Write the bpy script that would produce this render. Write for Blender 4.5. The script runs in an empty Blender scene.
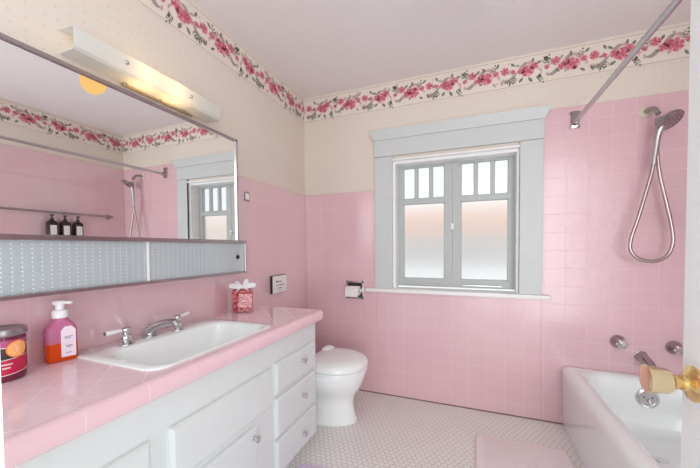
import bpy, bmesh, math, random
from mathutils import Vector, Matrix
random.seed(7)
PI = math.pi
scn = bpy.context.scene
COL = scn.collection

# ------------------------------------------------------------------ dimensions
D = 2.40          # back wall (window wall)
XR = 2.62         # wall along the tub
H = 2.44          # ceiling
YF = 0.12         # inner face of the doorway wall
CT = 0.79         # countertop height

# ------------------------------------------------------------------ materials
def srgb(r, g, b):
    def f(c):
        c /= 255.0
        return c / 12.92 if c <= 0.04045 else ((c + 0.055) / 1.055) ** 2.4
    return (f(r), f(g), f(b), 1.0)

def new_mat(name):
    m = bpy.data.materials.new(name); m.use_nodes = True
    nt = m.node_tree
    return m, nt, nt.nodes['Principled BSDF']

def simple(name, col, rough=0.4, metal=0.0, bump=0.0, bscale=60.0, spec=0.5, coat=0.0, var=0.03):
    m, nt, b = new_mat(name)
    b.inputs['Roughness'].default_value = rough
    b.inputs['Metallic'].default_value = metal
    b.inputs['Specular IOR Level'].default_value = spec
    b.inputs['Coat Weight'].default_value = coat
    tc = nt.nodes.new('ShaderNodeTexCoord')
    nz = nt.nodes.new('ShaderNodeTexNoise'); nz.inputs['Scale'].default_value = bscale
    nz.inputs['Detail'].default_value = 3
    nt.links.new(tc.outputs['Object'], nz.inputs['Vector'])
    mx = nt.nodes.new('ShaderNodeMix'); mx.data_type = 'RGBA'
    c = Vector(col[:3])
    mx.inputs[6].default_value = (*(c * (1 - var)), 1); mx.inputs[7].default_value = (*[min(1, x * (1 + var)) for x in c], 1)
    nt.links.new(nz.outputs['Fac'], mx.inputs[0]); nt.links.new(mx.outputs[2], b.inputs['Base Color'])
    if bump:
        bp = nt.nodes.new('ShaderNodeBump'); bp.inputs['Strength'].default_value = bump
        bp.inputs['Distance'].default_value = 0.002
        nt.links.new(nz.outputs['Fac'], bp.inputs['Height']); nt.links.new(bp.outputs['Normal'], b.inputs['Normal'])
    return m

def tile_mat(name, col, grout, axes, size, off=(0, 0), rot=0.0, gw=0.0013, rough=0.09, height=None, var=0.012, width=None, coat=0.0):
    """square glazed tile on world-aligned object coordinates; axes = which two axes span the surface"""
    m, nt, b = new_mat(name)
    geo = nt.nodes.new('ShaderNodeNewGeometry')
    sep = nt.nodes.new('ShaderNodeSeparateXYZ'); nt.links.new(geo.outputs['Position'], sep.inputs[0])
    cmb = nt.nodes.new('ShaderNodeCombineXYZ')
    nt.links.new(sep.outputs[axes[0]], cmb.inputs[0]); nt.links.new(sep.outputs[axes[1]], cmb.inputs[1])
    mp = nt.nodes.new('ShaderNodeMapping'); mp.inputs['Location'].default_value = (off[0], off[1], 0)
    mp.inputs['Rotation'].default_value = (0, 0, rot)
    nt.links.new(cmb.outputs[0], mp.inputs['Vector'])
    br = nt.nodes.new('ShaderNodeTexBrick'); br.offset = 0.0; br.squash = 1.0
    nt.links.new(mp.outputs[0], br.inputs['Vector'])
    br.inputs['Scale'].default_value = 1.0
    br.inputs['Brick Width'].default_value = width or size; br.inputs['Row Height'].default_value = height or size
    br.inputs['Mortar Size'].default_value = gw; br.inputs['Mortar Smooth'].default_value = 0.2; br.inputs['Bias'].default_value = 0
    c = Vector(col[:3])
    br.inputs['Color1'].default_value = (*(c * (1 - var)), 1); br.inputs['Color2'].default_value = (*(c * (1 + var)), 1)
    br.inputs['Mortar'].default_value = grout
    nt.links.new(br.outputs['Color'], b.inputs['Base Color'])
    b.inputs['Specular IOR Level'].default_value = 0.85
    b.inputs['Coat Weight'].default_value = coat; b.inputs['Coat IOR'].default_value = 2.0; b.inputs['Coat Roughness'].default_value = 0.04
    mr = nt.nodes.new('ShaderNodeMapRange')
    mr.inputs[3].default_value = rough; mr.inputs[4].default_value = 0.6
    nt.links.new(br.outputs['Fac'], mr.inputs[0]); nt.links.new(mr.outputs[0], b.inputs['Roughness'])
    nz = nt.nodes.new('ShaderNodeTexNoise'); nz.inputs['Scale'].default_value = 9.0
    nt.links.new(geo.outputs['Position'], nz.inputs['Vector'])
    b2 = nt.nodes.new('ShaderNodeBump'); b2.inputs['Strength'].default_value = 0.06; b2.inputs['Distance'].default_value = 0.02
    nt.links.new(nz.outputs['Fac'], b2.inputs['Height'])
    b1 = nt.nodes.new('ShaderNodeBump'); b1.invert = True; b1.inputs['Strength'].default_value = 0.2; b1.inputs['Distance'].default_value = 0.001
    nt.links.new(br.outputs['Fac'], b1.inputs['Height']); nt.links.new(b2.outputs['Normal'], b1.inputs['Normal'])
    nt.links.new(b1.outputs['Normal'], b.inputs['Normal'])
    return m

def hex_mat(name, pitch=0.032):
    m, nt, b = new_mat(name)
    N, L = nt.nodes, nt.links
    geo = N.new('ShaderNodeNewGeometry')
    def vm(op, a, v):
        n = N.new('ShaderNodeVectorMath'); n.operation = op
        if hasattr(a, 'links') or a.__class__.__name__.startswith('NodeSocket'): L.new(a, n.inputs[0])
        else: n.inputs[0].default_value = a
        if v is not None:
            if v.__class__.__name__.startswith('NodeSocket'): L.new(v, n.inputs[1])
            else: n.inputs[1].default_value = v
        return n
    def mt(op, a, c=None):
        n = N.new('ShaderNodeMath'); n.operation = op
        for i, v in enumerate((a, c)):
            if v is None: continue
            if v.__class__.__name__.startswith('NodeSocket'): L.new(v, n.inputs[i])
            else: n.inputs[i].default_value = v
        return n.outputs[0]
    R3 = math.sqrt(3)
    p = vm('MULTIPLY', geo.outputs['Position'], (1 / pitch, 1 / pitch, 0)).outputs[0]
    p = vm('ADD', p, (400, 400 * R3, 0)).outputs[0]
    a = vm('SUBTRACT', vm('MODULO', p, (1, R3, 1)).outputs[0], (.5, R3 / 2, 0)).outputs[0]
    q = vm('SUBTRACT', p, (.5, R3 / 2, 0)).outputs[0]
    c = vm('SUBTRACT', vm('MODULO', q, (1, R3, 1)).outputs[0], (.5, R3 / 2, 0)).outputs[0]
    la = vm('DOT_PRODUCT', a, a).outputs['Value']; lc = vm('DOT_PRODUCT', c, c).outputs['Value']
    def hd(v):
        ab = vm('ABSOLUTE', v, None).outputs[0]
        d1 = vm('DOT_PRODUCT', ab, (.5, R3 / 2, 0)).outputs['Value']
        s = N.new('ShaderNodeSeparateXYZ'); L.new(ab, s.inputs[0])
        return mt('MAXIMUM', d1, s.outputs[0])
    pick = mt('LESS_THAN', la, lc)
    mx = N.new('ShaderNodeMix'); mx.data_type = 'FLOAT'
    L.new(pick, mx.inputs[0]); L.new(hd(c), mx.inputs[2]); L.new(hd(a), mx.inputs[3])
    mr = N.new('ShaderNodeMapRange'); mr.inputs[1].default_value = 0.42; mr.inputs[2].default_value = 0.47
    L.new(mx.outputs[0], mr.inputs[0])
    nz = N.new('ShaderNodeTexNoise'); nz.inputs['Scale'].default_value = 5.0; nz.inputs['Detail'].default_value = 4
    L.new(geo.outputs['Position'], nz.inputs['Vector'])
    cr = N.new('ShaderNodeMix'); cr.data_type = 'RGBA'
    cr.inputs[6].default_value = srgb(234, 231, 226); cr.inputs[7].default_value = srgb(246, 245, 243)
    L.new(nz.outputs['Fac'], cr.inputs[0])
    cm = N.new('ShaderNodeMix'); cm.data_type = 'RGBA'
    L.new(mr.outputs[0], cm.inputs[0]); L.new(cr.outputs[2], cm.inputs[6]); cm.inputs[7].default_value = srgb(202, 193, 188)
    L.new(cm.outputs[2], b.inputs['Base Color'])
    b.inputs['Roughness'].default_value = 0.35
    bp = N.new('ShaderNodeBump'); bp.invert = True; bp.inputs['Strength'].default_value = 0.5; bp.inputs['Distance'].default_value = 0.001
    L.new(mr.outputs[0], bp.inputs['Height']); L.new(bp.outputs['Normal'], b.inputs['Normal'])
    return m

def wallpaper_mat(name, axes):
    m, nt, b = new_mat(name)
    N, L = nt.nodes, nt.links
    geo = N.new('ShaderNodeNewGeometry')
    sep = N.new('ShaderNodeSeparateXYZ'); L.new(geo.outputs['Position'], sep.inputs[0])
    cmb = N.new('ShaderNodeCombineXYZ'); L.new(sep.outputs[axes[0]], cmb.inputs[0]); L.new(sep.outputs[axes[1]], cmb.inputs[1])
    vo = N.new('ShaderNodeTexVoronoi'); vo.inputs['Scale'].default_value = 24; vo.inputs['Randomness'].default_value = 0.35
    vo.voronoi_dimensions = '2D'
    L.new(cmb.outputs[0], vo.inputs['Vector'])
    lt = N.new('ShaderNodeMapRange'); lt.inputs[1].default_value = 0.085; lt.inputs[2].default_value = 0.13; lt.inputs[3].default_value = 1; lt.inputs[4].default_value = 0
    L.new(vo.outputs['Distance'], lt.inputs[0])
    s2 = N.new('ShaderNodeSeparateColor'); L.new(vo.outputs['Color'], s2.inputs[0])
    dc = N.new('ShaderNodeMix'); dc.data_type = 'RGBA'
    dc.inputs[6].default_value = srgb(226, 178, 170); dc.inputs[7].default_value = srgb(206, 198, 182)
    L.new(s2.outputs[0], dc.inputs[0])
    mx = N.new('ShaderNodeMix'); mx.data_type = 'RGBA'; mx.inputs[6].default_value = srgb(224, 214, 202)
    sc = N.new('ShaderNodeMath'); sc.operation = 'MULTIPLY'; sc.inputs[1].default_value = 0.5; L.new(lt.outputs[0], sc.inputs[0])
    L.new(sc.outputs[0], mx.inputs[0]); L.new(dc.outputs[2], mx.inputs[7])
    L.new(mx.outputs[2], b.inputs['Base Color'])
    b.inputs['Roughness'].default_value = 0.7
    nz = N.new('ShaderNodeTexNoise'); nz.inputs['Scale'].default_value = 220
    L.new(geo.outputs['Position'], nz.inputs['Vector'])
    bp = N.new('ShaderNodeBump'); bp.inputs['Strength'].default_value = 0.25; bp.inputs['Distance'].default_value = 0.001
    L.new(nz.outputs['Fac'], bp.inputs['Height']); L.new(bp.outputs['Normal'], b.inputs['Normal'])
    return m

def mix_shader(name, parts):
    """parts = two (shader_type, settings) mixed with factor parts[2]"""
    m = bpy.data.materials.new(name); m.use_nodes = True
    nt = m.node_tree; nt.nodes.clear()
    out = nt.nodes.new('ShaderNodeOutputMaterial')
    sh = []
    for typ, st in parts[:2]:
        n = nt.nodes.new(typ)
        for k, v in st.items(): n.inputs[k].default_value = v
        sh.append(n)
    mx = nt.nodes.new('ShaderNodeMixShader'); mx.inputs[0].default_value = parts[2]
    nt.links.new(sh[0].outputs[0], mx.inputs[1]); nt.links.new(sh[1].outputs[0], mx.inputs[2])
    nt.links.new(mx.outputs[0], out.inputs[0])
    return m

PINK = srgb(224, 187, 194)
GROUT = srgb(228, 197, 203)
M = dict(
    tile_x=tile_mat('pink_tile_side_walls', PINK, GROUT, (1, 2), 0.117, (0.02, 0.031), rough=0.3, coat=1.0),
    tile_y=tile_mat('pink_tile_window_wall', PINK, GROUT, (0, 2), 0.117, (0.079, 0.031), rough=0.2),
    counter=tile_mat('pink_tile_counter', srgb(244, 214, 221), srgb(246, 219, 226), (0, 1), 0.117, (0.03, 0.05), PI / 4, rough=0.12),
    counter_edge=tile_mat('pink_edge_tile', srgb(244, 208, 216), srgb(246, 216, 223), (1, 0), 0.155, (0.02, 1.0), height=4.0, rough=0.12),
    floor=hex_mat('white_hex_mosaic'),
    paper_x=wallpaper_mat('dotted_cream_paper_side', (1, 2)),
    paper_y=wallpaper_mat('dotted_cream_paper_back', (0, 2)),
    ceiling=simple('ceiling_plaster', srgb(240, 237, 237), 0.9, bump=0.6, bscale=45),
    white=simple('white_gloss_paint', srgb(222, 229, 228), 0.28, bump=0.03, bscale=12),
    sashw=simple('grey_white_sash_paint', srgb(186, 192, 190), 0.4),
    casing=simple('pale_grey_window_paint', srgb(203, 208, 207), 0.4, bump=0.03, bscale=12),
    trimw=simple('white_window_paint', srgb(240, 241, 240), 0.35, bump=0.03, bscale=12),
    doorw=simple('white_door_paint', srgb(246, 250, 250), 0.35),
    porcelain=simple('white_porcelain', srgb(246, 250, 249), 0.08, coat=0.4, var=0.01),
    enamel=simple('white_enamel', srgb(240, 246, 245), 0.12, coat=0.3, var=0.01),
    chrome=simple('chrome', (0.72, 0.72, 0.74, 1), 0.12, 1.0),
    satin=simple('satin_metal', (0.55, 0.54, 0.55, 1), 0.28, 1.0),
    hose=simple('bronze_tinted_hose', (0.5, 0.41, 0.41, 1), 0.3, 1.0),
    chrome_dark=simple('worn_chrome', (0.42, 0.38, 0.39, 1), 0.2, 1.0),
    alu=simple('aluminium_trim', (0.68, 0.66, 0.68, 1), 0.3, 1.0),
    brass=simple('polished_brass', (0.83, 0.6, 0.26, 1), 0.16, 1.0),
    brasspale=simple('lacquered_brass', (0.9, 0.74, 0.47, 1), 0.22, 1.0),
    black=simple('black_plastic', srgb(30, 26, 28), 0.4),
    dark=simple('dark_recess', srgb(40, 36, 38), 0.6),
    caulk=simple('dark_caulk', srgb(120, 92, 84), 0.8),
    whitep=simple('white_plastic', srgb(242, 240, 242), 0.35),
    paper=simple('paper_white', srgb(238, 236, 232), 0.8),
    labelw=simple('label_paper', srgb(236, 222, 234), 0.6),
    ink=simple('grey_ink', srgb(120, 108, 118), 0.7),
    inkd=simple('dark_ink', srgb(70, 74, 78), 0.7),
    tissue=simple('tissue_paper', srgb(240, 234, 234), 0.95, bump=0.3, bscale=200),
    mat_pink=simple('pink_plush', srgb(246, 234, 235), 0.95, bump=1.0, bscale=260, var=0.08),
    mat_lav=simple('lavender_plush', srgb(222, 206, 232), 0.95, bump=1.0, bscale=260, var=0.08),
    bottle=simple('dark_brown_bottle', srgb(38, 24, 28), 0.25),
    candle=simple('raspberry_label', srgb(190, 24, 70), 0.35, var=0.15, bscale=18),
    candle_dk=simple('dark_candle_label', srgb(52, 34, 34), 0.35, var=0.3, bscale=22),
    candle_top=simple('candle_wine_band', srgb(170, 70, 120), 0.3),
    candle_glass=simple('dark_candle_wax', srgb(110, 30, 60), 0.12),
    lid=simple('grey_metal_lid', (0.36, 0.33, 0.35, 1), 0.3, 0.9),
    orange=simple('orange_rind', srgb(238, 130, 60), 0.5),
    pulp=simple('orange_pulp', srgb(250, 178, 110), 0.5),
    pith=simple('orange_pith', srgb(255, 226, 190), 0.5),
    soap=simple('amber_soap', srgb(240, 96, 12), 0.15, var=0.02),
    bulb_socket=simple('bulb_socket', srgb(210, 200, 180), 0.5),
    gold=simple('old_brass_strip', (0.55, 0.45, 0.34, 1), 0.3, 1.0),
    rose1=simple('rose_dark', srgb(184, 86, 102), 0.8), rose2=simple('rose_mid', srgb(208, 122, 134), 0.8), rose3=simple('rose_light', srgb(228, 170, 174), 0.8),
    leaf=simple('leaf_grey_green', srgb(126, 126, 112), 0.8), leaf2=simple('leaf_pale', srgb(178, 170, 152), 0.8),
    ribbon=simple('ribbon_grey', srgb(160, 151, 150), 0.8), ribbon2=simple('ribbon_pink', srgb(206, 166, 170), 0.8),
    line=simple('border_line', srgb(176, 158, 148), 0.8), bord=simple('border_cream', srgb(229, 218, 207), 0.75),
    peach=simple('peach_stucco', srgb(234, 206, 192), 0.9), greyw=simple('grey_plinth', srgb(206, 205, 204), 0.9), conc=simple('pale_concrete', srgb(246, 247, 248), 0.9),
)

def mirror_mat():
    m, nt, b = new_mat('mirror_silver')
    b.inputs['Metallic'].default_value = 1; b.inputs['Roughness'].default_value = 0.005
    b.inputs['Base Color'].default_value = (0.94, 0.95, 0.95, 1)
    return m
M['mirror'] = mirror_mat()

M['stud'] = simple('glint_stud', srgb(232, 238, 240), 0.1, spec=1.0, coat=1.0)  # paler than the panel glass: prism sparkle put into the colour
M['fluted'] = simple('prismatic_glass', srgb(174, 186, 190), 0.08, spec=1.0, coat=1.0, var=0.02)
M['pane_clear'] = mix_shader('clear_pane', [('ShaderNodeBsdfTransparent', {'Color': (0.95, 0.97, 0.98, 1)}), ('ShaderNodeBsdfGlossy', {'Color': (1, 1, 1, 1), 'Roughness': 0.05}), 0.06])
M['pane_frost'] = mix_shader('frosted_pane', [('ShaderNodeBsdfTransparent', {'Color': (0.96, 0.95, 0.94, 1)}), ('ShaderNodeBsdfRefraction', {'Color': (1, 1, 1, 1), 'Roughness': 0.45, 'IOR': 1.25}), 0.72])
M['shade_glass'] = mix_shader('frosted_white_shade', [('ShaderNodeBsdfTranslucent', {'Color': (0.92, 0.92, 0.9, 1)}), ('ShaderNodeBsdfPrincipled', {'Base Color': (0.86, 0.87, 0.86, 1), 'Roughness': 0.25}), 0.55])
M['soap_plastic'] = mix_shader('pink_clear_plastic', [('ShaderNodeBsdfTransparent', {'Color': (0.94, 0.55, 0.78, 1)}), ('ShaderNodeBsdfPrincipled', {'Base Color': srgb(232, 150, 192), 'Roughness': 0.08}), 0.5])
M['amber_plastic'] = mix_shader('amber_clear_plastic', [('ShaderNodeBsdfTransparent', {'Color': (1.0, 0.36, 0.08, 1)}), ('ShaderNodeBsdfPrincipled', {'Base Color': srgb(240, 90, 10), 'Roughness': 0.08}), 0.6])
M['jar_glass'] = mix_shader('clear_jar_glass', [('ShaderNodeBsdfTransparent', {'Color': (0.96, 0.95, 0.97, 1)}), ('ShaderNodeBsdfGlossy', {'Color': (1, 1, 1, 1), 'Roughness': 0.03}), 0.05])

def globe_mat():
    m = bpy.data.materials.new('glowing_globe'); m.use_nodes = True
    nt = m.node_tree; nt.nodes.clear()
    out = nt.nodes.new('ShaderNodeOutputMaterial')
    em = nt.nodes.new('ShaderNodeEmission'); em.inputs[0].default_value = (1.0, 0.60, 0.20, 1); em.inputs[1].default_value = 1.25
    tr = nt.nodes.new('ShaderNodeBsdfTransparent')
    mx = nt.nodes.new('ShaderNodeMixShader'); mx.inputs[0].default_value = 0.05
    nt.links.new(em.outputs[0], mx.inputs[1]); nt.links.new(tr.outputs[0], mx.inputs[2]); nt.links.new(mx.outputs[0], out.inputs[0])
    return m
M['globe'] = globe_mat()
def pot_mat():
    m, nt, b = new_mat('red_potpourri')
    tc = nt.nodes.new('ShaderNodeTexCoord'); vo = nt.nodes.new('ShaderNodeTexVoronoi'); vo.inputs['Scale'].default_value = 120
    nt.links.new(tc.outputs['Object'], vo.inputs['Vector'])
    s = nt.nodes.new('ShaderNodeSeparateColor'); nt.links.new(vo.outputs['Color'], s.inputs[0])
    cr = nt.nodes.new('ShaderNodeValToRGB')
    cr.color_ramp.elements[0].color = srgb(120, 20, 36); cr.color_ramp.elements[1].color = srgb(240, 150, 150)
    e = cr.color_ramp.elements.new(0.5); e.color = srgb(200, 44, 62)
    nt.links.new(s.outputs[0], cr.inputs[0]); nt.links.new(cr.outputs[0], b.inputs['Base Color'])
    b.inputs['Roughness'].default_value = 0.7
    return m
M['potpourri'] = pot_mat()

# ------------------------------------------------------------------ mesh helpers
class MB:
    """collects shapes in world coordinates and links them as ONE mesh object"""
    def __init__(self): self.bm = bmesh.new(); self.mi = 0
    def _mark(self, before):
        for f in self.bm.faces:
            if f not in before: f.material_index = self.mi
    def box(self, x0, x1, y0, y1, z0, z1, bev=0.0, seg=2, mat=None):
        bef = set(self.bm.faces)
        r = bmesh.ops.create_cube(self.bm, size=1)
        vs = r['verts']
        bmesh.ops.scale(self.bm, vec=(x1 - x0, y1 - y0, z1 - z0), verts=vs)
        bmesh.ops.translate(self.bm, vec=((x0 + x1) / 2, (y0 + y1) / 2, (z0 + z1) / 2), verts=vs)
        if bev:
            es = list({e for v in vs for e in v.link_edges})
            rr = bmesh.ops.bevel(self.bm, geom=es, offset=bev, segments=seg, affect='EDGES', profile=0.5)
            vs = list({v for f in self.bm.faces if f not in bef for v in f.verts})
        if mat is not None: bmesh.ops.transform(self.bm, matrix=mat, verts=vs)
        self._mark(bef); return self
    def loft(self, loops, cap0=True, cap1=True, closed=True):
        bef = set(self.bm.faces)
        rows = [[self.bm.verts.new(p) for p in lp] for lp in loops]
        n = len(rows[0])
        for a, c in zip(rows, rows[1:]):
            for i in range(n if closed else n - 1):
                j = (i + 1) % n
                self.bm.faces.new((a[i], a[j], c[j], c[i]))
        if cap0: self.bm.faces.new(list(reversed(rows[0])))
        if cap1: self.bm.faces.new(rows[-1])
        self._mark(bef); return self
    def lathe(self, prof, origin, axis, n=24, cap0=True, cap1=True):
        """prof = [(distance along the axis, radius)]"""
        ax = Vector(axis).normalized(); o = Vector(origin)
        u = ax.orthogonal().normalized(); w = ax.cross(u)
        loops = [[o + ax * h + (u * math.cos(2 * PI * k / n) + w * math.sin(2 * PI * k / n)) * max(r, 1e-5) for k in range(n)] for h, r in prof]
        return self.loft(loops, cap0, cap1)
    def tube(self, pts, rad, n=12, caps=True):
        pts = [Vector(p) for p in pts]
        rads = rad if isinstance(rad, (list, tuple)) else [rad] * len(pts)
        loops = []; prev = None
        for i, p in enumerate(pts):
            t = (pts[min(i + 1, len(pts) - 1)] - pts[max(i - 1, 0)]).normalized()
            u = t.orthogonal().normalized() if prev is None else (prev - t * prev.dot(t)).normalized()
            prev = u; w = t.cross(u)
            loops.append([p + (u * math.cos(2 * PI * k / n) + w * math.sin(2 * PI * k / n)) * rads[i] for k in range(n)])
        return self.loft(loops, caps, caps)
    def ball(self, c, r, sx=1, sy=1, sz=1, n=16):
        bef = set(self.bm.faces)
        rr = bmesh.ops.create_uvsphere(self.bm, u_segments=n * 2, v_segments=n, radius=r)
        bmesh.ops.scale(self.bm, vec=(sx, sy, sz), verts=rr['verts']); bmesh.ops.translate(self.bm, vec=c, verts=rr['verts'])
        self._mark(bef); return self
    def poly(self, pts):
        f = self.bm.faces.new([self.bm.verts.new(p) for p in pts]); f.material_index = self.mi; return self
    def build(self, name, mat, parent=None, smooth=35, fix=True):
        if fix: bmesh.ops.recalc_face_normals(self.bm, faces=self.bm.faces)
        off = Vector((0, 0, 0))
        p = parent
        while p is not None: off += p.location; p = p.parent
        bmesh.ops.translate(self.bm, vec=-off, verts=self.bm.verts)
        me = bpy.data.meshes.new(name); self.bm.to_mesh(me); self.bm.free()
        for x in (mat if isinstance(mat, (list, tuple)) else [mat]): me.materials.append(x)
        if smooth:
            for pl in me.polygons: pl.use_smooth = True
            me.set_sharp_from_angle(angle=math.radians(smooth))
        o = bpy.data.objects.new(name, me); COL.objects.link(o)
        if parent is not None: o.parent = parent
        return o

def rrect(cx, cy, hx, hy, r, z, n=6):
    pts = []
    for (sx, sy, a0) in ((1, 1, 0), (-1, 1, PI / 2), (-1, -1, PI), (1, -1, 1.5 * PI)):
        for k in range(n + 1):
            a = a0 + PI / 2 * k / n
            pts.append((cx + sx * (hx - r) + r * math.cos(a), cy + sy * (hy - r) + r * math.sin(a), z))
    return pts

def bez(p0, p1, p2, p3, n=12):
    p0, p1, p2, p3 = map(Vector, (p0, p1, p2, p3))
    return [(1 - t) ** 3 * p0 + 3 * (1 - t) ** 2 * t * p1 + 3 * (1 - t) * t * t * p2 + t ** 3 * p3 for t in [k / n for k in range(n + 1)]]
def spline(pts, n=8):
    P = [Vector(p) for p in pts]; P = [2 * P[0] - P[1]] + P + [2 * P[-1] - P[-2]]
    out = []
    for i in range(1, len(P) - 2):
        for k in range(n):
            t = k / n
            out.append(0.5 * ((2 * P[i]) + (P[i + 1] - P[i - 1]) * t + (2 * P[i - 1] - 5 * P[i] + 4 * P[i + 1] - P[i + 2]) * t * t + (-P[i - 1] + 3 * P[i] - 3 * P[i + 1] + P[i + 2]) * t ** 3))
    out.append(P[-2]); return out

def tag(o, label, cat, group=None):
    o['label'] = label; o['category'] = cat
    if group: o['group'] = group
    return o
def thing(name, label, cat, loc=(0, 0, 0), group=None):
    o = bpy.data.objects.new(name, None); COL.objects.link(o); o.location = loc; o.empty_display_size = 0.05
    return tag(o, label, cat, group)
def struct(o, label=None, cat=None):
    o['kind'] = 'structure'
    if label: o['label'] = label
    if cat: o['category'] = cat
    return o
def copy_tree(o, parent=None):
    c = o.copy(); COL.objects.link(c)
    if parent is not None: c.parent = parent
    for ch in list(o.children): copy_tree(ch, c)
    return c

# ------------------------------------------------------------------ room shell
X0, X1, Z0, Z1 = 0.772, 1.643, 0.845, 1.83      # window opening
struct(MB().box(-0.12, XR + 0.12, -0.02, D + 0.16, -0.08, 0).build('floor', M['floor'], smooth=0), 'white hexagon mosaic tile floor with grey grout', 'floor')
struct(MB().box(-0.12, XR + 0.12, -0.02, D + 0.16, H, H + 0.08).build('ceiling', M['ceiling'], smooth=0), 'pale pinkish plaster ceiling', 'ceiling')
struct(MB().box(-0.12, 0, -0.02, D + 0.16, 0, H).build('wall_left', M['paper_x'], smooth=0), 'cream dotted wallpaper wall above the vanity', 'wall')
struct(MB().box(XR, XR + 0.12, -0.02, D + 0.16, 0, H).build('wall_right', M['paper_x'], smooth=0), 'wall along the bathtub seen in the mirror', 'wall')
w = MB()
w.box(0, X0 - 0.012, D, D + 0.16, 0, H); w.box(X1 + 0.012, XR, D, D + 0.16, 0, H)
w.box(X0 - 0.012, X1 + 0.012, D, D + 0.16, 0, Z0 - 0.03); w.box(X0 - 0.012, X1 + 0.012, D, D + 0.16, Z1 + 0.012, H)
struct(w.build('wall_back', M['paper_y'], smooth=0), 'cream wallpaper wall around the window', 'wall')
XJ = 1.35165 - 1.4009 * YF / 0.5265 - 0.005           # left door jamb
struct(MB().box(XJ - 0.30, XJ, 0.0, YF, 0, H).build('wall_front', M['doorw'], smooth=0), 'white door jamb at the left picture edge', 'wall')

# tile wainscots
w = MB(); w.box(0, 0.008, YF, D, 0.004, 1.615, 0.002, 1)
struct(w.build('trim_1', M['tile_x'], smooth=0), 'pink glazed tile on the vanity wall', 'tile')
w = MB()
w.box(0.008, 0.64, D - 0.008, D, 0.004, 1.615, 0.002, 1); w.box(0.64, 1.775, D - 0.008, D, 0.004, 0.83)
w.box(1.775, XR - 0.008, D - 0.008, D, 0.004, 2.052, 0.002, 1)
struct(w.build('trim_2', M['tile_y'], smooth=0), 'pink glazed tile below and beside the window', 'tile')
w = MB(); w.box(XR - 0.008, XR, YF, D, 0.004, 2.052, 0.002, 1)
struct(w.build('trim_3', M['tile_x'], smooth=0), 'pink glazed tile on the wall along the tub', 'tile')
w = MB(); w.box(0.5, 1.9, D - 0.012, D - 0.008, 0, 0.006)
struct(w.build('baseboard_back', M['caulk'], smooth=0), 'dark caulk line where window wall meets floor', 'trim')

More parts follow.
